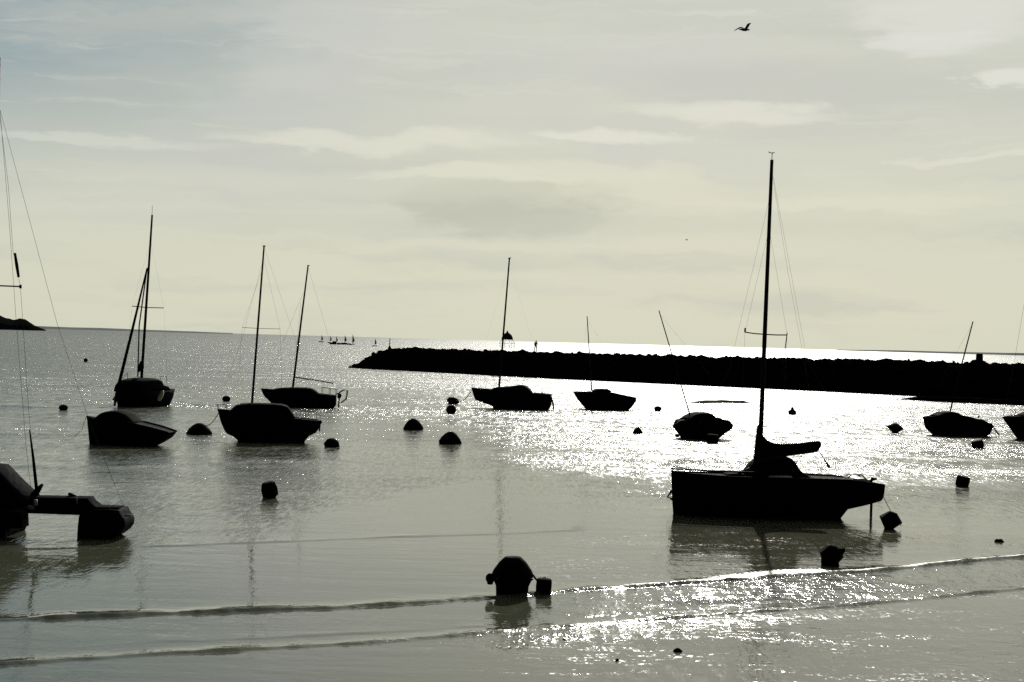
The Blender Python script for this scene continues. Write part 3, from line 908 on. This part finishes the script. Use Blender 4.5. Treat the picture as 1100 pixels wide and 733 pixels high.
# ------------------------------------------------------------------ buoys
def buoy(label, px, ybase, wpx, hpx, profile, tilt=(0, 0), name='mooring_buoy', group='mooring buoys on the water', m=None, eye=True, sink=.12, flat=1.0, seg=18):
    """profile: (radius, height) as fractions of width/2 and height"""
    g = ground(px, ybase)
    r = wpx * g.y / F / 2
    hh = hpx * g.y / F
    Yc = g.y + r * .6
    o = empty(name, (at(px, ybase, Yc).x, Yc, 0), random.uniform(0, 3))
    tag(o, label, 'buoy', group)
    bm = bmesh.new()
    rings = []
    prof = [(profile[0][0] * .8, -.25)] + list(profile)
    for fr, fz in prof:
        rings.append([bm.verts.new((fr * r * math.cos(a), fr * r * flat * math.sin(a), fz * hh - hh * sink * 0)) for a in [2 * math.pi * k_ / seg for k_ in range(seg)]])
    for a, c in zip(rings, rings[1:]):
        for j in range(seg): bm.faces.new((a[j], a[(j + 1) % seg], c[(j + 1) % seg], c[j]))
    bm.faces.new(rings[0]); bm.faces.new(rings[-1])
    rot = Matrix.Rotation(R(tilt[1]), 3, 'Y') @ Matrix.Rotation(R(tilt[0]), 3, 'X')
    rz = Matrix.Rotation(-o.rotation_euler.z, 3, 'Z')
    for v in bm.verts: v.co = rz @ (rot @ v.co)
    link('float', bm, m or M['buoy'], o, smooth=seg > 10)
    if eye:
        top = rz @ (rot @ Vector((0, 0, profile[-1][1] * hh)))
        up = (rz @ (rot @ Vector((0, 0, 1))))
        sd = (rz @ (rot @ Vector((1, 0, 0))))
        rr = max(.03, .09 * r)
        pts = [top + up * (rr * (.3 + math.sin(a))) + sd * (rr * math.cos(a)) for a in [math.pi * 2 * q / 10 for q in range(11)]]
        mtube('shackle', pts, rr * .28, M['rust'], o, 6)
    return o


CONE = [(.98, 0), (1, .14), (.8, .48), (.5, .8), (.25, .96), (.1, 1)]
BALL = [(.7, 0), (.95, .25), (1, .5), (.85, .78), (.45, .97), (.1, 1)]
BARREL = [(.85, 0), (.97, .08), (1, .5), (.97, .92), (.85, 1)]
DRUM = [(.74, 0), (.76, .2), (.93, .42), (.96, .52), (.88, .64), (.62, .86), (.40, .985), (.34, 1)]
buoy('tiny round buoy alone in the far water above the left boats', 92, 389, 4.5, 4, BALL, eye=False)
buoy('small round buoy to the left of the almost end on yacht', 68, 441, 10, 6, BALL)
buoy('low cone buoy roped to the bow of the high cabin boat', 214, 467, 28, 12, CONE, eye=False)
buoy('small round buoy beyond the bow of the high cabin boat', 243, 431.5, 9, 6, BALL)
buoy('lopsided buoy just right of the high cabin boat\'s stern', 356, 480.5, 18, 9, [(.9, 0), (1, .2), (.7, .8), (.35, 1)], (8, 14))
buoy('low humped buoy in open water, left of its slightly nearer twin', 444, 462, 22, 12, CONE, (0, -3), eye=False)
buoy('low humped buoy in open water, the right and nearer of two', 483.5, 477, 25, 13, CONE, (0, 4), eye=False)
buoy('small dark buoy that the wheelhouse boat is tied to', 486, 434, 14, 7, [(.7, 0), (1, .4), (.75, .85), (.2, 1)], (0, 10))
buoy('small round buoy just below the one tied to the wheelhouse boat', 484.5, 444.5, 11, 9, BALL)
buoy('tilted barrel buoy alone in the open water at centre left', 291, 535, 18, 17, [(.62, 0), (.95, .1), (1, .55), (.8, .95), (.6, 1)], (6, -12), eye=False, seg=9)
buoy('small oval buoy between the box cabin boat and the leaning mast boat, farther out', 706.5, 442, 8, 5.5, BALL, eye=False)
buoy('small buoy just below and right of the box cabin boat', 685, 466, 11, 7, [(1, 0), (.95, .35), (.55, .7), (.2, 1)])
buoy('block shaped buoy touching the rounded boat with the leaning mast', 765, 476, 13, 9, BARREL, (0, 4), eye=False)
buoy('tiny float left of the rounded boat with the leaning mast', 727.5, 469.5, 5, 3, BALL, eye=False)
buoy('small buoy with pointed top, behind the largest sailboat\'s mast toward the breakwater', 851, 445.5, 9, 8, [(.9, 0), (1, .45), (.4, .65), (.2, 1)])
buoy('four cornered buoy left of the boat with the tilted outboard', 961, 465, 19, 10, [(.3, 0), (1, .5), (.9, .6), (.25, 1)], (0, 6))
buoy('small slanted buoy below the boat with the tilted outboard', 1051, 481.5, 13, 8, BARREL, (0, -14), eye=False)
buoy('square leaning buoy alone near the right edge', 1033, 523, 15, 11, BARREL, (4, 10), eye=False, seg=6)
bs9 = buoy('diamond shaped buoy roped to the stern of the largest sailboat', 954, 569, 26, 19, [(.35, 0), (1, .52), (.95, .58), (.35, .98), (.2, 1)], (4, 14), eye=False, seg=7)
bs10 = buoy('crooked cone buoy with a fin, below the stern of the largest sailboat', 890, 608, 28, 22, [(.62, 0), (.7, .2), (1, .55), (.5, .92), (.25, 1)], (6, 12), eye=False, seg=7)
q_ = ground(890, 608).y / F
fn = link('fin', slab_bm([(2 * q_, 5 * q_), (4 * q_, 18 * q_), (17 * q_, 19.5 * q_), (12 * q_, 11 * q_), (9 * q_, 6 * q_), (12 * q_, -2 * q_)], .12, .8), M['buoy'], bs10, smooth=False)
fn.rotation_euler.z = -bs10.rotation_euler.z
big = buoy('biggest mooring buoy, drum shaped and flat topped, in the foreground', 550, 639.5, 47, 39.5, DRUM, (0, 0), eye=False)
g = ground(550, 639.5)
for q in range(4):
    a = math.pi / 2 * q + .3
    rr = 23.5 * g.y / F
    mtube('lifting_lug', [(rr * .9 * math.cos(a), rr * .9 * math.sin(a), 20 * g.y / F), (rr * 1.15 * math.cos(a), rr * 1.15 * math.sin(a), 18 * g.y / F), (rr * .8 * math.cos(a), rr * .8 * math.sin(a), 12 * g.y / F)], .025, M['rust'], big, 6)
fd = buoy('round rubber fender hanging at the left side of the biggest buoy', 526.5, 624, 9.5, 9, BALL, eye=False, group=None, name='fender')
fd.location = at(526.5, 625.5, big.location.y - .1)
fd['category'] = 'fender'
del_ = buoy('small drum float tied to the right of the biggest buoy', 583.5, 638.5, 17, 16, BARREL, (3, 3))
mtube('swivel', [(0, 0, .02), (.1, 0, .0)], .02, M['rust'], del_)


def rope(label, a, b_, r=.014, sag=.06, name='mooring_rope', group='mooring ropes'):
    n = 8
    d = (b_ - a)
    pts = [a + d * (i / n) - Vector((0, 0, sag * math.sin(math.pi * i / n) * d.length)) - a for i in range(n + 1)]
    o = mtube(name, pts, r, M['rope'], None, 6, loc=a)
    return tag(o, label, 'rope', group)


rope('rope from the high cabin boat\'s bow down to the cone buoy', at(236, 442, b4.Y0), at(217, 457, ground(214, 467).y + .3), .02)
rope('rope from the wheelhouse boat\'s bow to its buoy on the left', at(506.5, 420, b6.Y0), at(489, 430, ground(486, 434).y + .3), .03)
rope('rope from the largest sailboat\'s stern to the diamond shaped buoy', at(945.5, 526, b9.Y0), at(968, 565, ground(954, 569).y + .3), .013, .03)
rope('short link between the biggest buoy and the small drum float', at(571, 616, big.location.y), at(579, 626, del_.location.y), .022, .02)

# weed and stones showing through the shallows
for (px, py, w, h, lab) in [(728, 700, 10, 5, 'dark stone lying on the wet shore below the foam, the largest of three'), (663, 710, 4.5, 3, 'tiny dark stone at the foot of the picture, lowest of three'),
                            (606, 688, 4, 2.5, 'tiny dark stone below the biggest mooring buoy, leftmost of three'), (1073, 582, 10, 4, 'small floating clump of weed above the right end of the wavelet')]:
    g = ground(px, py)
    bm = bmesh.new()
    bmesh.ops.create_icosphere(bm, subdivisions=2, radius=1)
    k1 = g.y / F
    for v in bm.verts:
        nz = 1 + .35 * noise.noise(v.co * 1.7 + Vector((px, 0, 0)))
        v.co = Vector((v.co.x * w * k1 / 2 * nz, v.co.y * w * k1 / 2 * nz, v.co.z * h * k1 * .8 * nz))
    o = link('weed' if 'weed' in lab else 'stone', bm, M['rock'], None, (g.x, g.y, 0))
    tag(o, lab, 'weed' if 'weed' in lab else 'stone', None)

# ------------------------------------------------------------------ things on the breakwater
def on_crest(px, py):
    """a point on the crest seen at px, its foot at py"""
    best = None
    for i in range(400):
        p = toe_at(Ltot * i / 399) + inw * (CR + .3)
        q = at(px, py, p.y)
        if best is None or abs(q.x - p.x) < best[0]: best = (abs(q.x - p.x), p.y)
    return at(px, py, best[1]), best[1] / F


c, s_ = on_crest(544.5, 378)
bea = empty('navigation_beacon', c)
tag(bea, 'navigation beacon with a domed top on splayed legs, behind the wheelhouse boat\'s mast', 'beacon')
dm = [(0, 12), (1, 12)]
bm = bmesh.new()
rings = []
for fr, fz in ((6.0, 13), (6.3, 14), (5, 17.5), (3, 19.5), (1.2, 20.5), (.6, 22.5)):
    rings.append([bm.verts.new((fr * s_ * math.cos(a), fr * s_ * math.sin(a), fz * s_)) for a in [2 * math.pi * q / 14 for q in range(14)]])
for a, d in zip(rings, rings[1:]):
    for j in range(14): bm.faces.new((a[j], a[(j + 1) % 14], d[(j + 1) % 14], d[j]))
bm.faces.new(rings[0]); bm.faces.new(rings[-1])
link('lantern_dome', bm, M['rust'], bea)
mtube('post', [(-5.2 * s_, 0, 0), (-5 * s_, 0, 15 * s_)], .09, M['rust'], bea)
for q in range(6):
    a = math.pi / 3 * q + .2
    mtube('leg', [(4.5 * s_ * math.cos(a), 4.5 * s_ * math.sin(a), 14 * s_), (8 * s_ * math.cos(a), 8 * s_ * math.sin(a), 10 * s_), (7.5 * s_ * math.cos(a), 7.5 * s_ * math.sin(a), 4 * s_)], .035, M['rust'], bea, 6)
mtube('hoop', [(8 * s_ * math.cos(a), 8 * s_ * math.sin(a), 9 * s_) for a in [2 * math.pi * q / 16 for q in range(17)]], .03, M['rust'], bea, 6)

c, s_ = on_crest(1052, 389)
bm = bmesh.new()
bmesh.ops.create_cube(bm, size=1)
for v in bm.verts: v.co = Vector((v.co.x * 6.2 * s_ * (.95 if v.co.z > 0 else 1.1), v.co.y * .7, (v.co.z + .5) * 9 * s_))
bmesh.ops.bevel(bm, geom=bm.edges[:], offset=.06, segments=2, affect='EDGES')
tag(link('mooring_bollard', bm, M['rock'], None, c), 'square concrete block standing on the right part of the breakwater', 'bollard')


def person(px, py, hpx, label, lean=.12):
    c, s_ = on_crest(px, py)
    k_ = hpx * s_ / 1.75
    o = empty('person', c, R(200))
    tag(o, label, 'person')
    pts = [(0, 0, .95, .15), (0, .02, 1.2, .15), (0, .04, 1.42, .14), (0, .06, 1.52, .06), (0, .08, 1.62, .10), (0, .08, 1.72, .08),
           (.1, 0, .88, .09), (.12, .02, .48, .065), (.14, -.03, .06, .05), (.15, .12, .03, .04),
           (-.1, 0, .88, .09), (-.16, .08, .48, .065), (-.2, 0, .06, .05), (-.21, .14, .03, .04),
           (.2, .03, 1.38, .055), (.26, .0, 1.1, .045), (.2, .16, .92, .035), (-.2, .03, 1.38, .055), (-.27, .02, 1.1, .045), (-.2, .18, .95, .035)]
    ed = [(0, 1), (1, 2), (2, 3), (3, 4), (4, 5), (0, 6), (6, 7), (7, 8), (8, 9), (0, 10), (10, 11), (11, 12), (12, 13), (2, 14), (14, 15), (15, 16), (2, 17), (17, 18), (18, 19)]
    me = bpy.data.meshes.new('body')
    me.from_pydata([(p[0] * k_, (p[1] + lean * p[2]) * k_, p[2] * k_) for p in pts], ed, [])
    ob = bpy.data.objects.new('body', me)
    S.collection.objects.link(ob)
    ob.parent = o
    md = ob.modifiers.new('s', 'SKIN')
    for v, p in zip(me.skin_vertices[0].data, pts): v.radius = (p[3] * k_, p[3] * k_)
    me.skin_vertices[0].data[0].use_root = True
    ob.modifiers.new('u', 'SUBSURF').levels = 1
    me.materials.append(M['cloth'])
    return o


person(575, 378, 12.5, 'person in dark clothes standing on the breakwater right of the beacon')
c, s_ = on_crest(418.5, 375.5)
pm = empty('marker_post', c)
tag(pm, 'thin marker post on a small cone at the seaward tip of the breakwater', 'marker post')
mtube('post', [(0, 0, 0), (0, 0, 12 * s_)], [.11, .06], M['rust'], pm)
mtube('base', [(0, 0, -.3), (0, 0, 3.5 * s_)], [.5, .15], M['rock'], pm)


# ------------------------------------------------------------------ gulls
def gull(name, label, px, py, Yd, span, yaw, roll, perched=False):
    o = empty(name, at(px, py, Yd), yaw)
    o.rotation_euler = (roll, 0, yaw)
    tag(o, label, 'gull')
    k_ = span / 1.3
    bm = bmesh.new()
    # body along x: beak at +x
    prof = [(-.30, .005), (-.24, .05), (-.12, .075), (.02, .085), (.13, .07), (.19, .042), (.23, .048), (.27, .04), (.30, .015), (.345, .004)]
    rings = [[bm.verts.new((x * k_, r_ * (1.9 if x < -.2 else 1) * math.cos(a) * k_, (r_ * (.35 if x < -.2 else .85) * math.sin(a) + (.02 if x > .15 else 0)) * k_)) for a in [2 * math.pi * j / 10 for j in range(10)]] for x, r_ in prof]
    for a, d in zip(rings, rings[1:]):
        for j in range(10): bm.faces.new((a[j], a[(j + 1) % 10], d[(j + 1) % 10], d[j]))
    bm.faces.new(rings[0]); bm.faces.new(rings[-1])
    if not perched:
        for sg in (-1, 1):
            w = [(.03, .0, .12, .16), (.16, .11, .14, .16), (.28, .20, .13, .15), (.42, .20, .08, .11), (.56, .16, .0, .07), (.66, .11, -.09, .02)]
            up, lo = [], []
            for yy, zz, xf, ch in w:
                up.append([bm.verts.new(((xf - ch * f) * k_, sg * yy * k_, (zz + .02 * math.sin(math.pi * (1 - f) ** .6) * (1 - yy)) * k_)) for f in (0, .33, .66, 1)])
                lo.append([bm.verts.new(((xf - ch * f) * k_, sg * yy * k_, (zz - .012) * k_)) for f in (0, .33, .66, 1)])
            for g_ in (up, lo):
                for a, d in zip(g_, g_[1:]):
                    for j in range(3): bm.faces.new((a[j], a[j + 1], d[j + 1], d[j]))
            for a, c_, d, e in zip(up, up[1:], lo, lo[1:]):
                bm.faces.new((a[0], c_[0], e[0], d[0])); bm.faces.new((a[3], c_[3], e[3], d[3]))
            bm.faces.new(up[-1] + lo[-1][::-1])
    link('body', bm, M['feather'], o)
    return o


gull('gull', 'gull in flight with raised wings, high in the sky above the tall mast', 799.5, 32, 62, 1.0, R(28), R(-6))
gull('gull', 'far off gull, a tiny speck in the sky left of the tall mast', 737.5, 258, 330, 1.1, R(20), 0)
c, s_ = on_crest(671.5, 377)
c.z += .25
g_ = gull('gull', 'gull perched on the middle of the breakwater', 0, 0, 100, 1.2, R(200), 0, True)
g_.location = c
mtube('legs', [(0, 0, -.05), (0, 0, -.3)], .02, M['rust'], g_, 5)

# ------------------------------------------------------------------ far craft on the horizon
gh = ground(366, 370.3)
wb = empty('work_boat', (gh.x, gh.y, 0))
tag(wb, 'low dark work boat far out near the horizon, among the distant sails', 'boat')
sW = gh.y / F
link('hull', hull_bm([(-13 * sW, 2.2 * sW), (0, 1.6 * sW), (13 * sW, 1.4 * sW)], [(-13 * sW, 2.1 * sW), (-11 * sW, -.5), (11 * sW, -.5), (13 * sW, 1.3 * sW)], 4.5), M['hull_black'], wb)
link('wheelhouse', slab_bm([(-9 * sW, 1.4 * sW), (-8.5 * sW, 3.4 * sW), (-5 * sW, 3.4 * sW), (-4.5 * sW, 1.4 * sW)], 1.6, .85), M['hull_black'], wb)
for i, (px, top, base, w, lab) in enumerate([(345, 360, 366.5, 3, 'distant sail farthest to the left of the work boat'), (354.5, 361, 367.5, 2.5, 'distant faint sail just left of the work boat'),
                                    (361, 361.5, 368, 2.5, 'distant faint sail above the work boat\'s left end'), (370, 360.5, 368, 3.4, 'distant sail above the middle of the work boat'),
                                    (378.3, 359.5, 369, 3.6, 'darkest distant sail, at the right end of the work boat'), (402.5, 364, 371, 3, 'distant sail just left of the breakwater tip')]):
    g = ground(px, base + 1.2)
    k_ = g.y / F
    o = empty('sailing_dinghy', (g.x, g.y, 0))
    tag(o, lab, 'dinghy', 'distant sailing dinghies')
    link('hull', hull_bm([(-3 * k_, 1 * k_), (3 * k_, .8 * k_)], [(-3 * k_, .9 * k_), (-2 * k_, -.3), (2.6 * k_, -.3), (3 * k_, .7 * k_)], 1.5, n=8), M['hull_black'], o)
    hs = (base - top + 1.5) * k_
    mtube('mast', [(0, 0, .5 * k_), (.3 * k_, 0, hs)], .07, M['spar'], o, 6)
    link('sail', slab_bm([(.2 * k_, 1.6 * k_), (.3 * k_, hs), (w * .75 * k_, 2.2 * k_ + hs * .15)], .12, .98), M['sail'], o)
